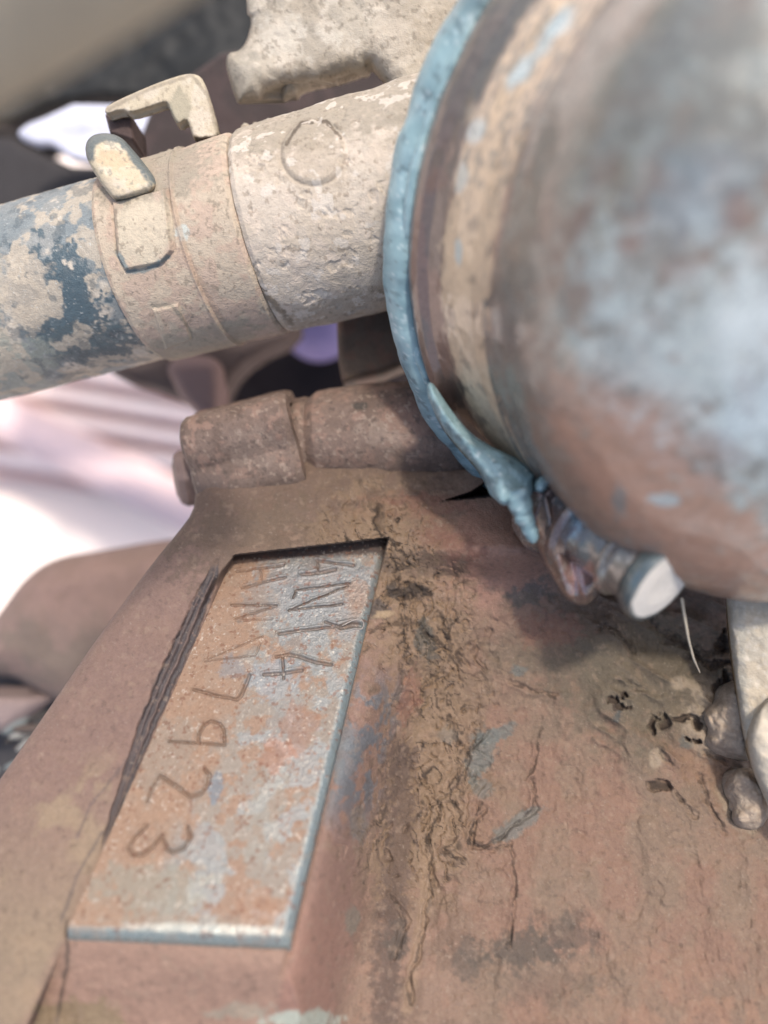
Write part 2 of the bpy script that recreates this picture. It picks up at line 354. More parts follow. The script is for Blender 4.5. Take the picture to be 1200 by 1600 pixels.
def body_paint(V):
    p = Paint(V, (158, 128, 110), .78); p.gain = (.665, .625, .55); x, y = p.px, p.py
    p.mix(ss(.4, .62, p.n1), (140, 112, 94)); p.mix(ss(.52, .7, p.n2) * .5, (172, 132, 112))
    ul = lx(y) - x; ur = x - rx(y)
    # left shoulder: mauve grey, beige towards the bottom
    L = ss(-10, 20, ul)
    p.mix(L * .85, (154, 122, 114)); p.mix(L * ss(.5, .62, p.n2) * .5, (158, 126, 114))
    p.mix(L * ss(1180, 1500, y + 60 * (p.n1 - .5)) * .8, (168, 148, 122)); p.mix(L * ss(.55, .68, p.n1) * ss(1150, 1250, y), (172, 148, 124), .85)
    # strip between boss and pad
    p.mix((1 - ss(790, 900, y + (x - 500) * .05 + 60 * (p.n2 - .5))) * (1 - ss(640, 740, x)) * .85, (120, 97, 82))
    p.blob(380, 850, 120, 60, -10, (122, 102, 84), .6); p.blob(640, 790, 90, 22, 0, (140, 90, 74), .7)
    # red patches on the lump
    p.blob(790, 880, 105, 100, 0, (186, 136, 116), .9, .5, .4, .6); p.blob(830, 830, 60, 40, 20, (172, 128, 108), .8)
    p.blob(830, 925, 30, 18, -20, (112, 106, 104), .8); p.blob(870, 1000, 70, 30, 0, (160, 112, 92), .6)
    p.blob(700, 850, 60, 30, 20, (140, 88, 72), .6)
    # bottom bank and pad flank
    p.mix(ss(-2, 12, y - boty(x)) * (1 - ss(-30, 20, ul)) * (1 - ss(-20, 90, ur)) * .9, (180, 142, 124), .6)
    F = ss(0, 12, ur) * (1 - ss(70, 120, ur + (p.n2 - .5) * 60)) * ss(900, 1120, y)
    p.mix(F * .9, (162, 124, 112), .65); p.mix(F * ss(1020, 1100, y) * (1 - ss(1230, 1330, y)) * ss(.45, .56, p.n2), (118, 122, 132), .5)
    p.mix(F * ss(1330, 1500, y) * .6, (184, 134, 116))
    p.blob(470, 1592, 60, 14, 0, (190, 205, 196), .95, .9, .3, .5); p.blob(380, 1580, 50, 14, 0, (176, 170, 154), .7); p.blob(120, 1590, 70, 30, 0, (140, 128, 84), .6)
    p.blob(540, 1180, 22, 40, 10, (120, 130, 142), .8); p.blob(560, 1290, 14, 30, 0, (128, 132, 136), .7); p.blob(548, 1440, 12, 24, 0, (140, 140, 128), .6)
    # valley mud
    vm = val_mask(x, y, p.n2); p.mix(vm * .75, (166, 138, 110), .9); p.mix(vm * ss(.5, .6, p.n3) * .5, (132, 108, 80))
    c = crack_field(V, x, y); p.mix(vm * c * .9, (58, 45, 34), .9)
    p.blob(665, 1000, 14, 32, -15, (100, 98, 92), .8); p.blob(640, 925, 34, 12, 5, (88, 78, 72), .9); p.blob(590, 955, 28, 14, 0, (92, 84, 82), .8)
    p.blob(600, 960, 20, 6, -10, (190, 164, 130), .9); p.blob(640, 1090, 16, 44, 10, (168, 110, 90), .5)
    p.line([(625, 1180), (628, 1290), (615, 1400), (606, 1500), (600, 1600)], 22, (104, 84, 76), .75, 1.0, .6)
    p.line([(668, 1330), (664, 1420), (648, 1500), (636, 1580)], 9, (176, 146, 118), .6)
    # right sheet
    R = ss(700, 780, x) * ss(930, 1000, y)
    p.mix(R * .6, (156, 128, 108), .85); p.mix(R * ss(.5, .63, p.n1) * .5, (164, 122, 104)); p.mix(R * ss(.47, .36, p.n1) * .4, (134, 118, 100))
    p.blob(1010, 1060, 190, 110, 25, (118, 108, 90), .9, .5, .5); p.blob(920, 960, 60, 34, 0, (118, 94, 78), .6)  # first blob paints in the dim olive shade below the dome
    p.blob(860, 985, 50, 26, 0, (164, 112, 92), .6); p.blob(1120, 1190, 70, 40, 20, (170, 134, 108), .7)
    for b in ((752, 1180, 22, 42, 25, .8), (770, 1150, 34, 10, -25, .8), (812, 1288, 40, 14, -30, .75), (752, 1230, 16, 18, 0, .6), (700, 1150, 14, 16, 0, .4), (812, 1048, 12, 8, 0, .8)):
        p.blob(*b[:5], (116, 122, 120), b[5], .9, .25, .6)
    for b in ((812, 1490, 60, 30, 0, .8), (890, 1460, 44, 22, 10, .6), (735, 1500, 24, 26, 0, .6), (905, 1435, 20, 14, 0, .5), (620, 1470, 16, 30, 0, .7), (850, 1530, 90, 40, 0, .3)):
        p.blob(*b[:5], (100, 90, 82), b[5], 1.1, .35)
    p.blob(965, 1118, 7, 16, 20, (88, 92, 92), .9); p.blob(1072, 1160, 14, 14, 0, (110, 112, 108), .9)
    for b in ((1110, 1130, 44, 50, 0), (1100, 1075, 22, 20, 0), (1062, 1068, 14, 10, 0), (1028, 1186, 12, 16, 0), (1083, 1110, 8, 12, 0), (1170, 1240, 44, 44, 20), (1165, 1275, 30, 28, 0)):
        p.blob(*b, (186, 168, 146), .8, .5, .3)
    p.mix(ss(1420, 1600, y) * ss(800, 1100, x) * ss(.45, .6, p.n2) * .6, (174, 132, 108))
    x0, y0 = p.px, p.py; p.px = x + (fbm(V, 3, 3, 72) - .5) * 18; p.py = y + (fbm(V, 3, 3, 73) - .5) * 18
    for pts, w in CR: p.line(pts, w * .7, (66, 52, 42), .55, 2.2)
    p.px, p.py = x0, y0
    p.mix(inside(x, y, NOTCH) * 1.0, (52, 38, 32), .95)  # notch painted near-black for the shade under the boss
    p.mix(hole_mask(x, y, fbm(V, 4, 4, 71)) * .95, (84, 70, 60), .95)
    # groove colour: bare dark metal
    gm, gt = groove(V, x, y); p.mix(gm * gt * .9 * ss(.2, .35, p.n3), (44, 42, 52), .5); p.mix(gm * .35, (96, 88, 92), .5)
    p.line([(160, 1300), (120, 1370), (95, 1440)], 3, (110, 98, 96), .6, 1.0); p.line([(235, 1140), (140, 1260), (120, 1310)], 2.5, (108, 94, 96), .5, 1.0)
    p.line([(104, 1440), (106, 1500), (88, 1600)], 3, (84, 70, 58), .8, 1.0)
    p.speck(5, .64, (178, 152, 132), .3, 91, .1); p.speck(6, .68, (96, 78, 66), .35, 95, .08); p.speck(15, .76, (205, 190, 175), .3, 97)
    return p
BODY = [(330, 690), (305, 770), (302, 800), (278, 832), (240, 878), (196, 938), (150, 1000), (112, 1055), (80, 1102), (40, 1160), (0, 1218), (-60, 1300), (-60, 1640), (-60, 1690), (0, 1690), (1250, 1690), (1340, 1690), (1340, 1600), (1340, 700), (900, 640), (700, 660), (500, 690)]
relief('casting_body', BODY, lambda x, y: dplane(x, y), 1.7, body_paint, 'rusty_iron', casting, 26, .5, 3.0, body_disp, 1)

# ---- the stamped pad
def st(o, pts, w=.05, dep=.05): return ([(o[0] + a / 4., o[1] + b / 4.) for a, b in pts], w, dep)
C1 = (320, 830); C2 = (150, 1030)
STROKES = [st(C1, [(700, 180), (735, 187), (930, 215)]), st(C1, [(605, 270), (700, 262), (815, 238)], .06), st(C1, [(706, 190), (706, 268)]),
    st(C1, [(553, 420), (570, 370), (905, 325)], .04), st(C1, [(892, 342), (525, 495)], .04), st(C1, [(525, 495), (860, 455)], .04),
    st(C1, [(465, 640), (640, 615), (835, 594)], .055), st(C1, [(755, 567), (835, 594)]), st(C1, [(850, 597), (925, 583), (970, 585)], .09, .09),
    st(C1, [(450, 785), (525, 767), (700, 820), (790, 835)], .06), st(C1, [(487, 780), (492, 920)], .05), st(C1, [(370, 895), (480, 888), (605, 870)], .06),
    st(C1, [(200, 250), (490, 212)], .045, .035), st(C1, [(235, 352), (500, 287)], .05, .045), st(C1, [(345, 235), (355, 315)], .04, .02),
    st(C1, [(165, 460), (450, 465)], .045), st(C1, [(450, 467), (190, 548)], .04, .04), st(C1, [(190, 560), (420, 545)], .04, .02),
    st(C1, [(360, 655), (20, 800)], .035, .026), st(C1, [(0, 812), (150, 795), (315, 778)], .035, .026), st(C1, [(315, 778), (347, 700)], .035, .022),
    st(C2, [(610, 190), (760, 228), (880, 252), (918, 205), (960, 100)], .06), st(C2, [(460, 515), (800, 537)], .05),
    st(C2, [(800, 535), (803, 450), (775, 405), (720, 383), (675, 412), (645, 465), (640, 520)], .055),
    st(C2, [(320, 890), (350, 800), (400, 728)], .05, .035), st(C2, [(400, 728), (500, 792), (590, 858), (650, 842), (700, 780), (712, 725), (680, 690)], .065),
    st(C2, [(315, 1040), (245, 1110), (203, 1180), (230, 1225), (300, 1218), (360, 1170), (412, 1105)], .07), st(C2, [(412, 1105), (440, 1180), (480, 1208), (550, 1180), (592, 1110), (572, 1050)], .065)]
def strokes_field(X, Y):
    dep = np.zeros_like(X); rim = np.zeros_like(X)
    for pts, w, k in STROKES:
        wp = w * .85 * 1155 / 18.0
        d = pdist(X, Y, pts) / wp
        dep = np.maximum(dep, k * (1 - ss(.25, 1.05, d))); rim = np.maximum(rim, .4 * k * np.exp(-((d - 1.45) / .4) ** 2))
    return dep, rim
nu, nv = 470, 900
s = np.linspace(-.012, 1.03, nu); t = np.linspace(-.008, 1.0, nv); S_, T_ = np.meshgrid(s, t, indexing='ij')
a, b, c, d = [np.array(q, float) for q in PAD]
# the outline is set on the pad's own plane
A_, B_, C_, D_ = [on_plane(q[0], q[1]) for q in (a, b, c, d)]
wig = (fbm(np.stack([S_ * 0, T_ * 12, T_ * 0], -1), 1, 4, 300) - .5)
S2 = np.clip(S_, -.012, 1.0); T2 = np.clip(T_, 0, 1)
Q = (A_ * ((1 - S2) * (1 - T_))[..., None] + B_ * (S2 * (1 - T_))[..., None] + C_ * (S2 * T_)[..., None] + D_ * ((1 - S2) * T_)[..., None])
uR = nrm(B_ - A_)
Wp, Hp = 4.6, 10.0
qx, qy = pix(Q); dep, rim = strokes_field(qx + (fbm(Q, 6, 3, 330) - .5) * 3, qy + (fbm(Q, 6, 3, 331) - .5) * 3)
eR = np.clip((S_ - .95) / .05, 0, 1.6) + .25 * wig * (S_ > .9); eB = np.clip((.022 - T_) / .022, 0, 1.7)
H = -dep + rim + .02 * (fbm(Q, 9, 4, 320) - .5) + .03 * (fbm(Q, 2.5, 4, 322) - .5) + .012 * (fbm(Q, 22, 3, 323) - .5)
H = H - .16 * np.clip(eR, 0, 1) ** 2 - .45 * np.clip(eR - 1, 0, 1) - .15 * np.clip(eB, 0, 1) ** 2 - .5 * np.clip(eB - 1, 0, 1)
Vp = Q + H[..., None] * NPAD
def pad_paint(V):
    p = Paint(V, (166, 156, 148), .72); p.gain = (.75, .70, .61); x, y = p.px, p.py
    f = fbm(V, 1.4, 5, 400, .6); g = fbm(V * [1, 1.3, 1], 2.6, 5, 410, .6)
    across = (x - lx(y)) / (rx(y) - lx(y))
    p.mix(ss(.47, .56, g + .10 * (across < .3)) * .85, (180, 146, 124), .8)
    p.mix(ss(.40, .30, across + .25 * (f - .5)) * .75, (184, 150, 126), .85)
    p.mix(ss(.50, .58, f) * ss(.25, .5, across) * .8, (150, 160, 168), .5)
    p.blob(500, 920, 80, 70, 20, (146, 152, 160), .8, .7, .3, .45); p.blob(470, 990, 40, 40, 0, (148, 154, 160), .6)
    p.blob(410, 940, 40, 30, 0, (154, 156, 160), .5); p.blob(430, 1062, 40, 30, 0, (148, 164, 180), .7, .9, .3, .5); p.blob(365, 1040, 20, 20, 0, (150, 160, 174), .6)
    p.blob(336, 1232, 9, 20, 10, (132, 150, 170), .8, .8); p.blob(250, 1390, 90, 36, 0, (164, 168, 160), .6); p.blob(420, 1250, 26, 120, 12, (166, 168, 164), .5, .9)
    p.blob(450, 1120, 30, 60, 10, (158, 164, 170), .6); p.blob(470, 1130, 26, 36, 0, (174, 122, 96), .5); p.blob(300, 1440, 120, 10, 2, (170, 164, 154), .5)
    p.blob(430, 1180, 22, 30, 0, (182, 122, 92), .6, 1.1); p.blob(260, 1180, 40, 60, 20, (166, 158, 150), .5); p.blob(400, 1420, 30, 30, 0, (184, 140, 112), .6)
    dd, _ = strokes_field(x, y); p.mix(ss(.004, .03, dd) * .5, (116, 86, 70), .7); 
    for k in (3, 4, 5): p.line(STROKES[k][0], 1.6, (110, 102, 100), .5, .6)
    er = np.clip((across - .945) / .03, 0, 1); p.mix((er * ss(860, 1000, y) * .8 + er * .3) * ss(.3, .45, p.n2 + .1), (140, 160, 170), .4)
    eb = ss(-20, -12, y - boty(x)); p.mix(eb * (.6 + .4 * ss(.4, .5, p.n2)), (158, 176, 180), .3); p.blob(330, 1452, 120, 8, 2, (196, 208, 208), .7, .6, .4, .25)  # clean metal bevel; the pale streak paints in its highlight
    p.blob(556, 935, 16, 26, 0, (164, 136, 118), .7); p.mix((1 - ss(5 + 14 * across, 11 + 16 * across, y - topy(x) + 6 * (p.n3 - .5))) * .8, (84, 56, 46), .9)  # brown band along the pad head paints in the lip's shadow
    p.speck(14, .68, (200, 194, 186), .5, 430, rough=.35); p.speck(10, .66, (146, 96, 72), .6, 440)
    return p
mesh('number_pad', Vp, gridF(nu, nv), pad_paint(Q).out(), 'worn_steel', casting)
# raised burr at the foot of the character on the pad's edge, and flecks of peeled paint at its lower corner
o3 = lambda pts, off: [on_plane(q[0], q[1], off) for q in pts]
pk = lambda c, r=.6: (lambda V: Paint(V, c, r))
tube('metal_burr', o3([(534, 978), (550, 970), (562, 966), (569, 974), (566, 983), (552, 983)], .02), .022, pk((150, 140, 130), .6), 'worn_steel', casting, 8, 50)

# ---- boss on top: square-ish head, round barrel
def boss_paint(V):
    p = Paint(V, (138, 108, 94), .75); p.gain = (.76, .80, .76); p.mix(ss(.45, .6, p.n1), (120, 92, 78)); p.mix(ss(.55, .66, p.n2) * .7, (166, 124, 106))
    p.blob(610, 680, 40, 26, 10, (180, 150, 132), .5, 1.2); p.blob(562, 634, 10, 6, 0, (80, 68, 60), .9); p.blob(400, 700, 50, 30, 0, (156, 128, 114), .5)
    p.mix(ss(690, 800, p.py + 40 * (p.n2 - .5) + (p.px - 500) * .1) * .75, (98, 80, 68)); p.blob(660, 650, 60, 30, 0, (150, 104, 84), .6)  # boss painted darker low down, as its shaded underside
    p.blob(745, 740, 30, 30, 0, (84, 62, 52), .8); p.speck(8, .66, (196, 166, 146), .4, 96); p.speck(8, .68, (76, 60, 52), .5, 98); return p  # first blob paints shade on the barrel's lower right end
def nudge(V, S, T): return .10 * (fbm(V, 1.5, 5, 14) - .5) + .03 * (fbm(V, 7, 4, 15) - .5)
bc0 = P(478, 690, 22.6); bc1 = P(770, 668, 22.0)
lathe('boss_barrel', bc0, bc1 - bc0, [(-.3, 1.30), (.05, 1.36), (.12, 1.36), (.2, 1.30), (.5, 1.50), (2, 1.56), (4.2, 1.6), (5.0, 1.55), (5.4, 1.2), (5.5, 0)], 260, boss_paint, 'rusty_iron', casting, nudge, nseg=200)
def hexish(V, S, T):
    k = np.abs(np.cos(2 * (T + .55))); return .42 * k ** 1.5 - .08 + nudge(V, S, T)
bh0 = P(322, 722, 22.3)
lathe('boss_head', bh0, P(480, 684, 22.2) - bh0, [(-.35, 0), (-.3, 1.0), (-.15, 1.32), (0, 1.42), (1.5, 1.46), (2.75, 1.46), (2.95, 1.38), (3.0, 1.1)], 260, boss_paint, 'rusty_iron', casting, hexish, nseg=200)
lathe('bolt_head', P(322, 742, 23.2), P(285, 748, 23.0) - P(322, 742, 23.2), [(-.2, .9), (.7, .9), (.88, .76), (.98, .45), (1.0, 0)], 90,
      lambda V: Paint(V, (120, 96, 88), .6), 'rusty_iron', casting, lambda V, S, T: .05 * np.cos(6 * T) + nudge(V, S, T) * .8, nseg=50)
relief('casting_web', [(690, 640), (800, 650), (850, 700), (850, 780), (770, 790), (700, 780), (640, 760), (600, 700)], lambda x, y: 22.4 + 0 * x, 3, boss_paint, 'rusty_iron', casting, 30, .8, 2)

# ================================================================== THE MUD-CAKED PIPE
pipe = thing('steering_pipe', 'mud-caked pipe with blue-grey paint showing at its left end and a clamped sleeve', 'pipe', P(300, 400, 21))
C0 = P(0, 481, 22.4); C1_ = P(605, 317, 20.8); AX = nrm(C1_ - C0)
TAB = [(176, 318), (262, 296), (272, 392), (255, 412), (196, 424), (183, 400)]
def shells(V, S, T):
    px, py = pix(V)
    return .07 * (fbm(V, 1.2, 4, 19) - .5) + .035 * (fbm(V, 5, 4, 20) - .5)
def mudcol(p):
    p.mix(ss(.46, .6, p.n1) * .5, (196, 178, 152)); p.mix(ss(.52, .64, p.n2) * .45, (216, 202, 180))
def pipe_paint(V):
    p = Paint(V, (188, 174, 150), .85); mudcol(p)
    f = fbm(V, .8, 5, 500, .5); g = fbm(V, 1.5, 5, 510, .55)
    p.mix(ss(.44, .52, f + .10 * (p.px < 110) * 0 + .12 * ss(420, 330, p.py)) * .9, (118, 128, 128), .5)
    p.blob(60, 360, 120, 60, -15, (120, 132, 134), .75, .9, .3, .5); p.blob(95, 470, 70, 90, -20, (70, 92, 100), .95, 1.1, .15, .45)
    p.blob(140, 540, 90, 34, -10, (76, 94, 98), .9, 1.0, .2, .45); p.blob(30, 570, 60, 40, 0, (150, 156, 140), .7); p.blob(35, 460, 50, 50, 0, (196, 178, 150), .7, .9)
    p.mix(ss(.54, .6, g) * .75, (192, 176, 150), .9); p.mix(ss(.60, .64, fbm(V, 3, 4, 520)) * .5, (66, 82, 88), .5); p.speck(16, .74, (200, 200, 190), .5, 530)
    return p
_sv = np.linspace(-8, 22, 400); _up = nrm(np.array([0, 0, 1.]) - AX[2] * AX)
_fx = pix(C0 + _sv[:, None] * AX + 2.75 * _up)[0]
def s_at(px):                     # distance along the axis of the ring whose front stands at that photo column
    return np.interp(px, _fx, _sv)
lathe('painted_pipe', C0, AX, [(-6, 2.66), (s_at(170), 2.618)], 640, pipe_paint, 'rusty_iron', pipe, shells, nseg=460)
def collar_paint(V):
    p = Paint(V, (198, 178, 150), .9); mudcol(p)
    q = (V - C0) @ AX; p.mix((1 - ss(s_at(205), s_at(265), q + .5 * (p.n2 - .5))) * ss(330, 400, p.py) * .0 + ss(.42, .6, p.n2) * .6, (192, 158, 132))
    p.blob(225, 360, 42, 60, 0, (206, 190, 160), .9, .3, .2); p.line([(184, 395), (200, 424), (225, 424), (262, 402)], 4, (118, 134, 134), .85, .9)
    p.line([(180, 330), (184, 395)], 2.5, (130, 116, 98), .7, 1.0); p.blob(285, 365, 12, 10, 0, (196, 206, 196), .8); p.line([(238, 478), (270, 478), (300, 520)], 2.5, (136, 130, 112), .6, 1.2)
    p.blob(250, 270, 100, 40, -15, (150, 140, 120), .7, .8, .4); p.line([(265, 300), (290, 400), (345, 500)], 5, (178, 148, 122), .5); p.speck(9, .66, (130, 118, 98), .5, 540); p.blob(300, 540, 120, 26, -18, (166, 156, 132), .6)
    return p
sa = s_at
def collar_disp(V, S, T):
    px, py = pix(V)
    d = shells(V, S, T) * .8
    tab = inside(px, py, TAB) & (V[..., 2] > -21.5); dd = pdist(px, py, TAB, True)
    d = d + np.where(tab, .13 * ss(0, 5, dd), -.03 * (1 - ss(0, 5, dd)))
    sq = [(236, 482), (280, 472), (302, 530), (258, 548)]; t2 = inside(px, py, sq) & (V[..., 2] > -21.5); d = d + np.where(t2, .07 * ss(0, 5, pdist(px, py, sq, True)), 0)
    return d
lathe('clamp_band', C0, AX, [(sa(146), 2.543), (sa(147), 2.674), (sa(153), 2.740), (sa(200), 2.758), (sa(270), 2.758), (sa(274), 2.796), (sa(278), 2.712), (sa(300), 2.740), (sa(345), 2.768), (sa(356), 2.768), (sa(362), 2.693), (sa(368), 2.431)],
      760, collar_paint, 'dried_mud', pipe, collar_disp, nseg=420)
def sleeve_paint(V):
    p = Paint(V, (206, 190, 168), .92); mudcol(p); p.mix(ss(.5, .62, p.n2) * .35, (214, 190, 166))
    p.blob(480, 190, 190, 46, -14, (158, 146, 124), .75, .8, .5); p.blob(640, 150, 90, 60, 0, (168, 156, 136), .7, .6, .5); p.blob(490, 250, 60, 40, 0, (176, 160, 136), .5, .8)
    p.line([(355, 250), (352, 300), (362, 370), (395, 440), (455, 503)], 5, (120, 104, 80), .75, .8); p.blob(560, 480, 120, 22, -15, (176, 160, 136), .6, .9)
    th = np.linspace(0, 2 * np.pi, 30); p.line([(490 + 50 * math.cos(a), 238 + 52 * math.sin(a)) for a in th[:-6]], 2.0, (150, 134, 114), .4, 1.6)
    p.line([(447, 225), (470, 192), (510, 190), (532, 215)], 2.5, (96, 82, 68), .8, .9)
    p.speck(7, .66, (140, 124, 102), .5, 550); p.speck(3.2, .64, (222, 210, 192), .6, 551); return p
def sleeve_disp(V, S, T):
    px, py = pix(V); d = .10 * (fbm(V, 1.1, 4, 21) - .5) + .035 * (fbm(V, 5, 5, 22) - .5) - .03 * ss(.62, .72, fbm(V, 2.5, 4, 24))
    r = np.hypot(px - 490, (py - 238)) / 50; fr = V[..., 2] > -21
    d = d + fr * (.06 * (1 - ss(.86, 1.04, r)) - .02 * np.exp(-((r - 1.06) / .05) ** 2)); return d
lathe('mud_sleeve', C0, AX, [(sa(362), 2.525), (sa(364), 2.693), (sa(372), 2.777), (sa(420), 2.805), (sa(600), 2.833), (sa(790), 2.880)], 760, sleeve_paint, 'dried_mud', pipe, sleeve_disp, nseg=420)
# clumps of mud along the upper rim
rng = np.random.default_rng(4)
for k, (x, y, r) in enumerate([(384, 200, .12), (400, 196, .09), (420, 190, .1), (372, 214, .13), (352, 216, .1), (440, 186, .07), (505, 168, .09), (535, 160, .12), (258, 250, .22), (270, 246, .2)]):
    cc = P(x, y, 20.9)
    lathe('mud_clod', cc, (.3, .4, .8), [(r * math.sin(q), r * math.cos(q)) for q in np.linspace(-1.57, 1.57, 14)], 22, pk((176, 162, 138), .95), 'dried_mud', pipe, lambda V, S, T: r * .9 * (fbm(V, 6, 3, 600 + k) - .5))
# lever tab
def lever_paint(V):
    p = Paint(V, (206, 188, 152), .8); mudcol(p); p.blob(180, 250, 22, 18, 0, (206, 176, 134), .7); p.line([(140, 245), (140, 222), (165, 210), (190, 216), (215, 250), (242, 282)], 8, (96, 108, 108), .95, .7, .4, .4)
    p.speck(9, .62, (120, 122, 112), .5, 560); p.line([(180, 312), (236, 294)], 3, (150, 138, 114), .8); return p
relief('lever_tab', [(133, 240), (134, 222), (145, 210), (168, 207), (190, 214), (208, 234), (228, 258), (247, 285), (240, 300), (215, 308), (180, 314), (164, 296), (142, 262)],
       lambda x, y: 18.9 - (y - 210) * .004 + (x - 130) * .001, 1.6, lever_paint, 'dried_mud', pipe, 16, .35, .7, lambda V, x, y: .04 * (fbm(V, 5, 4, 25) - .5), 2)
# flat hooked bracket
def br_paint(V):
    p = Paint(V, (200, 184, 152), .85); mudcol(p); p.line([(170, 170), (230, 140), (300, 117), (325, 150), (342, 215)], 3, (140, 128, 106), .6, .8); p.speck(9, .64, (140, 128, 106), .5, 570)
    p.blob(283, 170, 16, 26, 0, (160, 152, 126), .7); p.blob(320, 216, 26, 5, -8, (70, 60, 48), .9); return p
relief('hook_bracket', [(163, 174), (167, 165), (205, 147), (250, 128), (290, 115), (308, 116), (319, 126), (332, 165), (343, 208), (340, 217), (303, 219), (296, 196), (290, 187), (281, 195), (273, 190), (262, 163), (258, 160), (235, 168), (204, 178), (190, 172), (168, 180)],
       lambda x, y: 20.2 + 0 * x, 1.3, br_paint, 'dried_mud', pipe, 6, .12, .35, lambda V, x, y: .02 * (fbm(V, 5, 4, 26) - .5), 1)
relief('bracket_leg', [(164, 178), (188, 172), (206, 180), (210, 222), (196, 216), (172, 208)], lambda x, y: 20.7 + 0 * x, 2, pk((84, 64, 58), .8), 'rusty_iron', pipe, 4, .1, 1.2, None, 0)  # dark rust tone paints the leg as the bracket's shaded side

# ================================================================== THE HUB
hub = thing('axle_hub', 'large round steel hub with rusty dome and turquoise sealant squeezed round its flange', 'axle hub', P(1138, 376, 19))
HC = P(1138.3, 376.5, 19.0); HA = nrm((.204, -.568, 1.0)); R0, R1, HL = 8.53, 7.376, 5.0
def hub_xy(V):
    q = V - HC; s_ = q @ HA; r = q - s_[..., None] * HA; return s_, np.linalg.norm(r, axis=-1)
def dome_paint(V):
    p = Paint(V, (146, 144, 132), .34); f = fbm(V, .7, 4, 700); g = fbm(V, 2.0, 4, 710)
    p.mix(ss(.5, .58, f) * .5, (126, 120, 108)); p.mix(ss(.55, .62, g) * .6, (112, 104, 92)); p.mix(ss(.42, .36, g) * .5, (168, 180, 174)); p.mix(ss(.56, .6, fbm(V, 2.2, 5, 760, .6)) * .55, (136, 104, 82), .6); p.mix(ss(.56, .6, fbm(V, 4, 5, 761, .6)) * .4, (178, 188, 180), .3)
    for b in ((960, 720, 120, 130, 30, .9), (1060, 830, 170, 80, 25, .85), (900, 780, 60, 60, 0, .8), (880, 650, 40, 60, 20, .6), (1120, 900, 140, 40, 20, .7), (1000, 640, 60, 40, 0, .4)):
        p.blob(*b[:5], (178, 130, 100), b[5] * .9, .9, .5, .6)
    for b in ((1080, 310, 70, 60, -40, .7), (1100, 250, 80, 40, 0, .6)): p.blob(*b[:5], (128, 146, 158), b[5] * .6, .9, .6)
    for b in ((1010, 560, 80, 70, 0, .6), (1130, 560, 120, 110, 20, .7), (1180, 470, 70, 70, 0, .6), (1190, 670, 90, 60, 20, .6), (960, 470, 50, 60, 0, .4)): p.blob(*b[:5], (190, 202, 196), b[5] * .8, 1.2, .6, .3)  # pale blobs brighten the dome around its painted highlight
    for b in ((900, 350, 16, 40, 30, .7), (955, 265, 16, 18, 0, .7), (1020, 275, 20, 20, 0, .6), (985, 380, 20, 14, 0, .6), (1150, 330, 22, 26, 0, .5), (870, 400, 14, 14, 0, .6), (1130, 700, 40, 20, 20, .5), (1170, 610, 20, 40, 0, .5), (1060, 420, 30, 20, 0, .4)):
        p.blob(*b[:5], (130, 96, 78), b[5], .9, .4, .6)
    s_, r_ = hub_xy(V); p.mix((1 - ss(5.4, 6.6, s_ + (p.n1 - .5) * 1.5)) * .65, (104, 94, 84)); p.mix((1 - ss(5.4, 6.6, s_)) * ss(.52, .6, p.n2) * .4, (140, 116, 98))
    p.blob(1060, 140, 260, 140, -20, (108, 112, 102), .6, .6, .6); p.blob(1195, 500, 60, 90, 20, (204, 212, 206), .8, .9, .6, .2); p.blob(1175, 640, 40, 60, 20, (190, 204, 204), .6, .9, .6, .25)  # the two pale blobs paint the dome's highlight into its colour
    p.blob(1040, 780, 22, 10, 0, (170, 190, 190), .8); p.blob(968, 785, 12, 24, 0, (120, 130, 128), .7)
    return p
prof = [(3.4, 7.55), (4.2, 7.42), (4.8, 7.38)] + [(4.8 + 3.6 * math.sin(q), 7.38 * (.30 + .70 * math.cos(q)) if False else 7.38 * math.cos(q) ** .8) for q in np.linspace(.03, 1.5, 60)] + [(8.4, 0.0)]
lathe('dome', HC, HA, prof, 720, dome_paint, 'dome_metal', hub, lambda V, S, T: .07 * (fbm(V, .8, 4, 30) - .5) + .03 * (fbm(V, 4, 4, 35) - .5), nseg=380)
def rim_paint(V):
    p = Paint(V, (122, 104, 92), .5); s_, r = hub_xy(V); f = fbm(V, 1.2, 4, 720)
    ang = np.arctan2((V - HC)[..., 1], (V - HC)[..., 0])
    p.mix(ss(.45, .55, f) * .6, (140, 106, 90)); p.mix(ss(330, 120, p.py) * .7, (100, 98, 88))
    w = (p.n2 - .5) * .9 + (p.n1 - .5) * .7
    top = ss(420, 220, p.py)
    band = ss(1.55, 1.9, s_ + w * .7) * (1 - ss(3.5, 3.9, s_ + w * .3))
    p.mix(band * (1 - .2 * top * ss(.5, .6, p.n2)), (220, 192, 154), .85); p.mix(band * top * ss(.48, .58, p.n3 + .1 * (p.n2 - .5)) * .7, (130, 128, 116))
    for b in ((815, 110, 30, 12, -50, .95), (872, 40, 40, 12, -50, .95), (850, 75, 20, 10, -50, .7), (745, 205, 12, 20, 20, .7), (722, 275, 8, 24, 10, .6), (716, 395, 7, 18, 0, .8)): p.blob(*b[:5], (176, 200, 204), b[5], .7, .4, .25)  # pale blobs paint glints on the rim's upper left
    p.mix(ss(600, 700, p.py) * (1 - band) * .7, (140, 116, 98)); p.speck(3, .64, (96, 86, 76), .4, 730, .1)
    return p
lathe('flange_rim', HC, HA, [(.22, 7.4), (.22, 8.35), (.35, 8.5), (.9, 8.52), (1.1, 8.42), (1.25, 8.2), (1.6, 8.0), (2.2, 7.86), (2.8, 7.62), (3.3, 7.55), (3.8, 7.5), (4.2, 7.3)], 720, rim_paint, 'greasy_steel', hub, lambda V, S, T: .05 * (fbm(V, 1.2, 4, 36) - .5) + .03 * (fbm(V, 5, 4, 37) - .5), nseg=240)
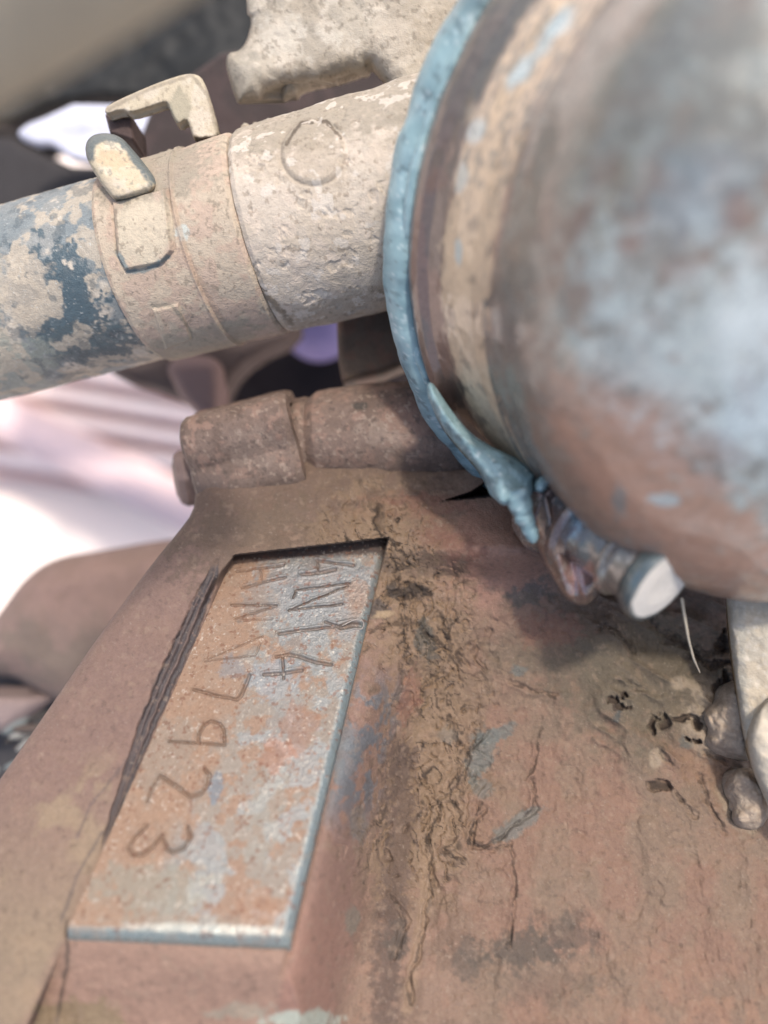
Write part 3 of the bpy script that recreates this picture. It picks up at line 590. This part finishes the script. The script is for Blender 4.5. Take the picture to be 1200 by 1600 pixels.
def back_paint(V):
    p = Paint(V, (182, 170, 150), .9); mudcol(p); p.mix(ss(-.4, .1, hub_xy(V)[0] + (p.n2 - .5)) * .8, (140, 122, 104)); p.mix(ss(480, 620, p.py), (112, 92, 78)); return p
lathe('back_flange', HC, HA, [(-2.6, 7.3), (-2.0, 8.0), (-1.2, 8.3), (-.5, 8.42), (-.12, 8.42), (-.1, 7.5)], 500, back_paint, 'dried_mud', hub, lambda V, S, T: .10 * (fbm(V, 1.2, 4, 38) - .5) + .05 * (fbm(V, 5, 4, 39) - .5), nseg=100)
def seal_paint(V):
    p = Paint(V, (134, 170, 174), .45); p.mix(ss(.5, .62, p.n2) * .5, (112, 150, 158)); p.mix(ss(.56, .66, p.n1) * .4, (160, 194, 200))
    p.speck(5, .64, (90, 116, 122), .7, 740); p.speck(9, .68, (196, 214, 214), .6, 741); p.mix(ss(60, 0, p.py) * .5, (90, 110, 112)); return p
def bead(name, s0, r0, rad, amp, seed, lo=-10, hi=370):
    t = np.radians(np.linspace(0, 360, 900, endpoint=False)); u = nrm(np.cross(HA, [0, 1, .01])); v = np.cross(HA, u)
    D = np.cos(t)[:, None] * u + np.sin(t)[:, None] * v
    base = HC + s0 * HA + r0 * D
    n1 = fbm(base, .5, 3, seed); n2 = fbm(base, .9, 3, seed + 5)
    ph = np.linspace(0, 2 * np.pi, 40, endpoint=False)
    cp, sp = np.cos(ph)[None, :, None], np.sin(ph)[None, :, None]
    rr = (rad[0] * (1 + amp * (n1 - .5) * 2))[:, None, None]; ra = (rad[1] * (1 + amp * (n2 - .5) * 2))[:, None, None]
    V = base[:, None] + rr * cp * D[:, None] + ra * sp * HA + ((n2 - .5) * .25)[:, None, None] * HA
    V = V + (.26 * (fbm(V, .6, 3, seed + 9) - .5) + .05 * (fbm(V, 2, 3, seed + 12) - .5) + .015 * (fbm(V, 7, 3, seed + 10) - .5))[..., None] * (cp * D[:, None] + sp * HA)
    V = np.concatenate([V, V[:1]])
    return mesh(name, V, gridF(901, 40, True), seal_paint(V).out(), 'sealant', hub)
bead('sealant_bead', -.16, 8.52, (.42, .60), .2, 800)
bead('thin_sealant_bead', .42, 8.52, (.12, .13), .6, 820)
def blobby(name, cx, cy, d, r, sq, paint, m, parent, seed, amp=.5):
    c = P(cx, cy, d)
    return lathe(name, c, (.1, .2, .95), [(r * sq * math.sin(q), r * math.cos(q)) for q in np.linspace(-1.57, 1.57, 50)], 90, paint, m, parent, lambda V, S, T: r * amp * (fbm(V, 1.6 / r * .6, 4, seed) - .5) * np.cos(np.clip(S / (r * sq), -1, 1) * 1.5))
relief('sealant_lump', [(672, 590), (700, 634), (726, 668), (756, 692), (800, 712), (832, 728), (850, 742), (838, 752), (836, 768), (826, 782), (812, 786), (802, 784), (790, 792), (776, 784), (768, 764), (756, 740), (736, 716), (710, 688), (684, 654), (664, 612)],
       lambda x, y: 16.6 + .0075 * (760 - y) + .004 * (x - 780), 1.2, seal_paint, 'sealant', hub, 22, .55, .9, lambda V, x, y: .35 * (fbm(V, 2.0, 2, 840) - .5) + .16 * (fbm(V, 4.5, 3, 841) - .5), 2, .85)
relief('sealant_lump', [(846, 742), (860, 748), (857, 758), (848, 770), (836, 768), (838, 752)], lambda x, y: 16.5 + 0 * x, 1.2, seal_paint, 'sealant', hub, 8, .2, .4, lambda V, x, y: .12 * (fbm(V, 4.5, 3, 843) - .5), 1, .85)
tube('sealant_run', [P(806, 765, 16.7), P(814, 795, 16.7), P(824, 824, 16.8), P(834, 848, 16.9)], [.28, .22, .17, .12], seal_paint, 'sealant', hub, 16, 80, .12)

def lug_paint(V):
    p = Paint(V, (136, 106, 92), .35); p.mix(ss(.5, .6, p.n2) * .5, (112, 96, 90)); p.blob(905, 905, 20, 26, 0, (196, 146, 132), .8, .7, .4, .2)
    p.blob(888, 800, 9, 34, 15, (140, 174, 184), .85, .5, .3, .35); p.blob(850, 800, 8, 40, -10, (120, 124, 124), .5); p.speck(6, .62, (176, 160, 146), .5, 741, rough=.2); p.blob(900, 850, 26, 14, 0, (168, 142, 116), .5); return p
relief('drain_lug', [(818, 772), (850, 740), (960, 770), (960, 880), (934, 938), (912, 950), (890, 940), (872, 924), (852, 886), (834, 846), (822, 806)], lambda x, y: 16.95 + 0 * x, 1.8, lug_paint, 'greasy_steel', hub, 34, .8, .8,
       lambda V, x, y: .10 * (fbm(V, 2, 3, 58) - .5) - .12 * np.exp(-((x - .25 * (y - 850) - 884) / 7) ** 2) + .12 * np.exp(-((x - .2 * (y - 850) - 868) / 9) ** 2), 2, .8)

# ================================================================== GREASY FITTING UNDER THE HUB
fit = thing('grease_fitting', 'small greasy stepped fitting with a pale mud-filled end poking out below the hub', 'pipe fitting', P(960, 880, 17))
fa = nrm([.52, -.52, .68]); fc = P(948, 846, 16.9)
def fit_paint(V):
    p = Paint(V, (118, 112, 106), .28); p.mix(ss(.48, .6, p.n2) * .4, (140, 128, 116)); p.blob(905, 900, 24, 26, 0, (190, 140, 124), .8, .9, .3, .2); p.blob(895, 820, 12, 30, 20, (150, 180, 190), .7)
    p.mix(ss(.62, .68, p.n3) * .5, (180, 174, 164), .2); p.blob(910, 870, 10, 30, 20, (94, 116, 124), .7); p.blob(860, 830, 30, 60, -20, (132, 92, 76), .6); p.blob(1000, 890, 20, 8, -30, (150, 178, 190), .8); return p
lathe('fitting_body', fc, fa, [(-2.1, 0), (-2.05, 1.0), (-1.9, 1.22), (-1.5, 1.3), (-1.25, 1.2), (-1.15, 1.02), (-.8, 1.0), (-.72, 1.22), (-.55, 1.28), (-.42, 1.20), (-.36, .92), (0, .86), (.5, .84), (.6, .98), (.72, .98), (.8, .84), (1.2, .86), (1.25, .9)], 220, fit_paint, 'greasy_steel', fit, lambda V, S, T: .04 * (fbm(V, 2.0, 3, 50) - .5), nseg=260)
lathe('end_collar', fc, fa, [(1.25, .6), (1.28, .92), (1.5, .99), (1.66, .97), (1.68, .87), (1.6, .7)], 160, pk((92, 108, 112), .35), 'greasy_steel', fit, lambda V, S, T: .04 * (fbm(V, 2.2, 4, 51) - .5), nseg=60)
lathe('mud_plug', fc, fa, [(1.5, .91), (1.68, .88), (1.72, .5), (1.70, .2), (1.7, 0)], 160, lambda V: Paint(V, (214, 206, 192), .95), 'dried_mud', fit, lambda V, S, T: .10 * (fbm(V, 3, 4, 52) - .5), nseg=50)

# ================================================================== NEIGHBOURING PIECES
def up_paint(V):
    p = Paint(V, (184, 172, 150), .92); mudcol(p); p.blob(470, 60, 60, 30, 0, (206, 196, 176), .6, .9); p.mix(ss(400, 350, p.px) * .5, (150, 140, 120)); p.mix(ss(.5, .62, p.n1) * .6, (158, 146, 124)); p.blob(610, 80, 30, 70, 0, (196, 182, 160), .6); p.speck(7, .64, (120, 108, 90), .5, 900)
    p.blob(380, 120, 24, 50, 0, (160, 152, 134), .6); return p
UP = [(388, -60), (384, 20), (394, 30), (386, 62), (374, 80), (356, 82), (352, 100), (360, 130), (366, 150), (372, 164), (384, 160), (396, 156), (408, 158), (414, 146), (428, 140), (450, 134), (480, 130), (500, 128), (530, 120), (556, 112), (570, 112), (576, 98), (586, 108), (600, 122), (612, 140), (622, 190), (650, 270), (700, 260), (760, 200), (800, -60)]
relief('mud_covered_arm', UP, lambda x, y: 20.6 - ss(400, 640, x) * .8, 2.2, up_paint, 'dried_mud', None, 40, .8, .5, lambda V, x, y: .28 * (fbm(V, .9, 3, 27) - .5) + .08 * (fbm(V, 4, 5, 28) - .5), 1, .7)
tag(bpy.data.objects['mud_covered_arm'], 'knobbly arm buried in dry grey mud at the top, above the sleeve', 'axle arm')
def blk_paint(V):
    p = Paint(V, (118, 100, 82), .8); p.mix(ss(.5, .6, p.n2) * .6, (132, 96, 76)); p.mix(ss(.52, .62, p.n1) * .6, (100, 88, 74)); return p
o = relief('dark_iron_block', [(524, 440), (700, 420), (720, 560), (690, 578), (645, 566), (600, 585), (535, 599), (528, 560)], lambda x, y: 23.2 + 0 * x, 2.2, blk_paint, 'rusty_iron', None, 14, .4, 1.4, lambda V, x, y: .12 * (fbm(V, 1.2, 4, 29) - .5), 0)
tag(o, 'dark brown iron block wedged between the sleeve and the casting boss', 'iron block')
o = blobby('lilac_ball', 498, 505, 37, 1.9, 1, pk((150, 134, 190), .6), 'background_paint', None, 851, .05); tag(o, 'out-of-focus lilac round object in the gap under the sleeve', 'plastic ball')
# pale casting at the right edge
pale = thing('pale_casting', 'pale mud-coated casting at the right edge below the hub', 'casting', P(1180, 1100, 17.5))
def pale_paint(V):
    p = Paint(V, (200, 184, 156), .9); p.mix(ss(.48, .6, p.n2) * .4, (190, 184, 166)); p.mix(ss(.55, .62, p.n3) * .3, (226, 216, 198)); p.line([(1160, 950), (1160, 1080), (1185, 1200)], 5, (176, 172, 156), .5); return p
relief('side_wall', [(1134, 900), (1260, 900), (1260, 1330), (1215, 1290), (1186, 1230), (1168, 1180), (1158, 1120), (1150, 1060), (1140, 985)], lambda x, y: 18.3 - (x - 1134) * .004, 2.2, pale_paint, 'dried_mud', pale, 20, .3, .5, lambda V, x, y: .25 * (fbm(V, 1.2, 4, 53) - .5) + .06 * (fbm(V, 5, 4, 57) - .5), 1, .75)
relief('round_face', [(1260, 1050), (1210, 1078), (1180, 1110), (1168, 1150), (1176, 1200), (1200, 1252), (1260, 1290)], lambda x, y: 17.6 + 0 * x, 2.2, lambda V: (lambda p: (p.mix(ss(.5, .62, p.n2) * .6, (184, 174, 154)), p)[1])(Paint(V, (210, 194, 166), .9)), 'dried_mud', pale, 30, .5, .5, lambda V, x, y: .3 * (fbm(V, 1.2, 4, 54) - .5) + .06 * (fbm(V, 5, 4, 58) - .5), 2, .8)
def clod_paint(V):
    p = Paint(V, (178, 156, 130), .95); p.mix(ss(.45, .6, p.n2) * .6, (158, 136, 112)); p.mix(ss(.55, .62, p.n3) * .4, (196, 176, 148)); return p
cl = lambda seed: (lambda V, x, y: .55 * (fbm(V, 1.3, 4, seed) - .5) + .12 * (fbm(V, 5, 4, seed + 3) - .5))
relief('mud_clod', [(1150, 1060), (1128, 1072), (1118, 1092), (1100, 1106), (1098, 1124), (1106, 1142), (1096, 1158), (1112, 1180), (1140, 1188), (1180, 1190), (1180, 1080)], lambda x, y: 19.25 - (x - 1100) * .006, 1.8, clod_paint, 'dried_mud', pale, 26, .7, .4, cl(870), 1, .8)
relief('mud_clod', [(1150, 1200), (1134, 1214), (1130, 1238), (1144, 1262), (1140, 1284), (1164, 1300), (1190, 1296), (1204, 1270), (1200, 1230), (1180, 1200)], lambda x, y: 18.75 - (x - 1140) * .006, 1.8, clod_paint, 'dried_mud', pale, 26, .7, .4, cl(880), 1, .8)
o = tube('dry_stalk', [P(1065, 934, 17.2), P(1070, 965, 17.5), P(1076, 1000, 17.8), P(1084, 1030, 18.2), P(1094, 1052, 18.8)], [.035, .03, .028, .03, .015], pk((206, 188, 158), .8), 'dried_mud', None, 8, 60, .01)
tag(o, 'thin dry straw stalk dangling below the mud-filled fitting end', 'straw stalk')
# left neighbour
def lc_paint(V):
    p = Paint(V, (132, 104, 92), .8); p.blob(80, 1020, 130, 60, 10, (116, 100, 88), .9, .6, .6); p.mix(ss(.5, .62, p.n1) * .4, (146, 114, 104)); return p
o = relief('rusty_bracket', [(-80, 1020), (-20, 985), (5, 950), (40, 902), (85, 872), (150, 862), (260, 842), (320, 840), (320, 940), (200, 1090), (110, 1100), (60, 1082), (10, 1050), (-80, 1070)], lambda x, y: 27.5 + (x + 50) * .004, 3, lc_paint, 'rusty_iron', None, 50, 1.6, 2.5, lambda V, x, y: .2 * (fbm(V, .8, 3, 55) - .5), 2)
tag(o, 'blurred rust-brown bracket behind the casting at the left edge', 'bracket')
o = relief('mud_lump', [(-80, 1080), (60, 1085), (90, 1086), (62, 1104), (30, 1128), (0, 1146), (-80, 1160)], lambda x, y: 29 + 0 * x, 3, pk((150, 128, 122), .9), 'rusty_iron', None, 20, .8, 1.2, None, 1)
tag(o, 'greyish pink mud lump under the blurred rusty bracket', 'mud lump')
o = relief('dark_recess_plate', [(-120, 1040), (160, 1040), (160, 1300), (-120, 1420)], lambda x, y: 33 + 0 * x, 4, pk((64, 60, 60), .8), 'rusty_iron', None, 4, .1, .5, lambda V, x, y: .4 * (fbm(V, 1, 3, 56) - .5), 0)
tag(o, 'dark plate behind the dry leaf scraps at the lower left', 'plate')
rng = np.random.default_rng(8)
for k in range(12):
    y = 1100 + rng.random() * 105; x = np.interp(y, [1100, 1218], [84, 0]) + 8 - rng.random() * 44; a = rng.random() * 1.2 - .9; L = 16 + rng.random() * 22
    dx, dy = L * math.cos(a), L * math.sin(a); d = 26 + rng.random() * 2
    cc = [(120, 128, 128), (70, 66, 64), (150, 150, 144), (96, 84, 78)][k % 4]
    o = relief('leaf_scrap', [(x - dx, y - dy), (x - dy * .3, y + dx * .3), (x + dx, y + dy), (x + dy * .25, y - dx * .25)], lambda x_, y_: d + (x_ - x) * .01, 2.5, pk(cc, .8), 'dried_mud', None, 6, .1, .08, None, 1)
    tag(o, 'torn grey dry leaf scrap in the heap at the lower left edge', 'leaf scrap', 'dry leaf scraps beside the casting')

# dark pieces behind the pipe
def dark(c, r=.7): return lambda V: Paint(V, c, r)
o = relief('chassis_rail', [(-300, 200), (20, 196), (90, 168), (150, 156), (250, 158), (330, 190), (420, 240), (760, 260), (760, -260), (-300, -260)], lambda x, y: 37 + 0 * x, 5, dark((34, 36, 36), .6), 'background_paint', None, 16, .8, 4, lambda V, x, y: .5 * (fbm(V, .5, 3, 57) - .5), 0)
tag(o, 'very dark blurred chassis rail across the top behind the pipe', 'chassis rail')
o = relief('dark_axle_cover', [(-300, 210), (20, 214), (60, 236), (112, 260), (170, 262), (240, 300), (300, 360), (300, 480), (-300, 520)], lambda x, y: 34 + 0 * x, 5, dark((56, 52, 52), .6), 'background_paint', None, 12, .5, 3, None, 0)
tag(o, 'dark cover behind the blue-grey pipe end, below the white patch', 'cover')
rb = lambda V: (lambda p: (p.mix(ss(.5, .6, p.n1), (56, 42, 38)), p)[1])(Paint(V, (68, 50, 46), .8))
o = relief('red_brown_plate', [(236, 172), (300, 116), (345, 84), (420, 70), (700, 60), (700, 250), (420, 300), (200, 300), (215, 230)], lambda x, y: 27 + 0 * x, 3, rb, 'rusty_iron', None, 4, .1, 1, lambda V, x, y: .2 * (fbm(V, .8, 3, 58) - .5), 0)
tag(o, 'dark red-brown plate seen through the hooked bracket and under the muddy arm', 'plate')
o = relief('gap_shade_backing', [(330, 600), (345, 560), (420, 520), (460, 440), (720, 400), (760, 640), (560, 700), (330, 680)], lambda x, y: 40 + 0 * x, 4, dark((44, 34, 34), .8), 'background_paint', None, 4, .1, 1, None, 0)  # near-black sheet darkens the gap in place of deep shade
tag(o, 'near-black backing standing for the deep shade between sleeve and casting boss', 'plate')
o = relief('brown_rod', [(150, 560), (300, 520), (470, 480), (470, 530), (400, 560), (360, 600), (345, 660), (310, 640), (250, 612), (190, 596)], lambda x, y: 30 + 0 * x, 3, dark((98, 82, 76), .8), 'background_paint', None, 20, 1.0, 1.2, None, 1)
tag(o, 'blurred grey-brown rod running just under the pipe towards the boss', 'rod')
o = relief('pink_brown_knuckle', [(252, 560), (345, 552), (350, 610), (345, 680), (310, 650), (280, 620)], lambda x, y: 28.6 + 0 * x, 3, dark((138, 110, 104), .8), 'background_paint', None, 22, 1.0, 1.2, None, 2)
tag(o, 'blurred pinkish brown knuckle between the pipe and the boss head', 'knuckle')
# white patch put in for the bright opening behind the bracket
def patch_d(V, x, y): return .25 * (fbm(V, 1.2, 3, 59) - .5)
o = relief('bright_gap_patch', [(28, 206), (44, 194), (70, 184), (115, 163), (165, 164), (246, 164), (240, 196), (232, 214), (216, 210), (190, 230), (142, 254), (112, 248), (80, 226), (54, 226), (32, 216)], lambda x, y: 31 + 0 * x, 2.5, dark((206, 208, 224), .8), 'background_paint', None, 8, .2, .3, patch_d, 0)
tag(o, 'bright white patch, out of focus, put in for the opening behind the hooked bracket', 'bright patch')
# foreground bar, very close to the lens
fb0 = P(-60, 50, 8.6); fdir = nrm(P(324, -2, 7.2) - P(0, 192, 7.2)); fn = nrm(np.cross(fdir, [0, 0, 1]))
mid = P(160, 96, 7.2); 
if (mid - P(0, 0, 7.2)) @ fn < 0: fn = -fn
axis_pt = mid - fn * 1.72
o = lathe('foreground_bar', axis_pt, fdir, [(-4.2, 0), (-4.2, 1.2), (-4.1, 1.3), (0, 1.33), (1.35, 1.33), (1.5, 1.25), (1.55, 0)], 120, lambda V: (lambda p: (p.mix(ss(.45, .6, p.n1) * .5, (160, 148, 124)), p)[1])(Paint(V, (176, 164, 138), .8)), 'dried_mud', None, lambda V, S, T: .06 * (fbm(V, 1, 3, 99) - .5), nseg=80)
tag(o, 'beige mud-coloured bar very close to the lens in the top left corner', 'bar')

# ================================================================== FAR BACKGROUND
def flat_paint(c, r=.8):
    def f(V): p = Paint(V, c, r); p.gain = (1.3, 1.3, 1.3); return p
    return f
G = 84.0
n = 60; xs = np.r_[np.linspace(-9000, -250, 12), np.linspace(-200, 200, n), np.linspace(250, 9000, 12)]
X, Y = np.meshgrid(xs, xs, indexing='ij'); Vg = np.stack([X, Y, 0 * X - G + .4 * (fbm(np.stack([X, Y, 0 * X], -1), .05, 3, 1) - .5)], -1)
o = mesh('ground', Vg, gridF(len(xs), len(xs)), flat_paint((255, 228, 210))(Vg).out(), 'background_paint'); tag(o, kind='structure')
# corrugated sheet on the ground
sh = thing('corrugated_sheet', 'blurred pinkish corrugated metal sheet far behind at the left', 'metal sheet', P(180, 680, 78))
def corr(px0, py0, px1, py1, w, d, name, c, nwave, amp, parent):
    a_, b_ = P(px0, py0, d), P(px1, py1, d); e = nrm(b_ - a_); f = nrm(np.cross([0, 0, 1], e)); L = np.linalg.norm(b_ - a_)
    U, W = np.meshgrid(np.linspace(0, L, 60), np.linspace(0, w, 160), indexing='ij')
    V = a_ + U[..., None] * e + W[..., None] * f; V[..., 2] += amp * np.cos(W / w * nwave * 2 * np.pi)
    V2 = V.copy(); V2[..., 2] -= .15; F = gridF(60, 160); VV = np.concatenate([V.reshape(-1, 3), V2.reshape(-1, 3)])
    p = flat_paint(c)(V).out().reshape(-1, 4)
    return mesh(name, VV, np.vstack([F, F[:, ::-1] + len(F) * 0 + V[..., 0].size]), np.vstack([p, p]), 'background_paint', parent)
corr(-260, 700, 330, 800, 15, 80, 'sheet_panel', (206, 170, 162), 6, .25, sh)
def beam(name, p0, p1, w, h, c, lab, parent=None):
    a_, b_ = np.array(p0), np.array(p1); e = nrm(b_ - a_); f = nrm(np.cross([0, 0, 1], e)); g = np.array([0, 0, 1.])
    sec = [(-w / 2, -h / 2), (-w / 2 + .1, h / 2), (w / 2 - .1, h / 2), (w / 2, -h / 2)]
    L = np.linspace(0, 1, 24)
    V = np.stack([[a_ + (b_ - a_) * q + f * s_[0] + g * s_[1] for s_ in sec] for q in L])
    F = gridF(24, 4, True); o = mesh(name, V, F, flat_paint(c)(V).out(), 'background_paint', parent, False)
    if parent is None: tag(o, lab, 'beam')
    return o
beam('pale_beam', P(-80, 610, 72), P(330, 812, 68), 4.2, 3, (236, 198, 190), 'pale pink beam, out of focus, crossing the bright gap left of the boss')

for k in range(5):
    y = 560 + 38 * k
    beam('slat', P(-200, y - 30, 79), P(350, y + 62, 79), 1.55, .8, (255, 226, 214), None, sh)
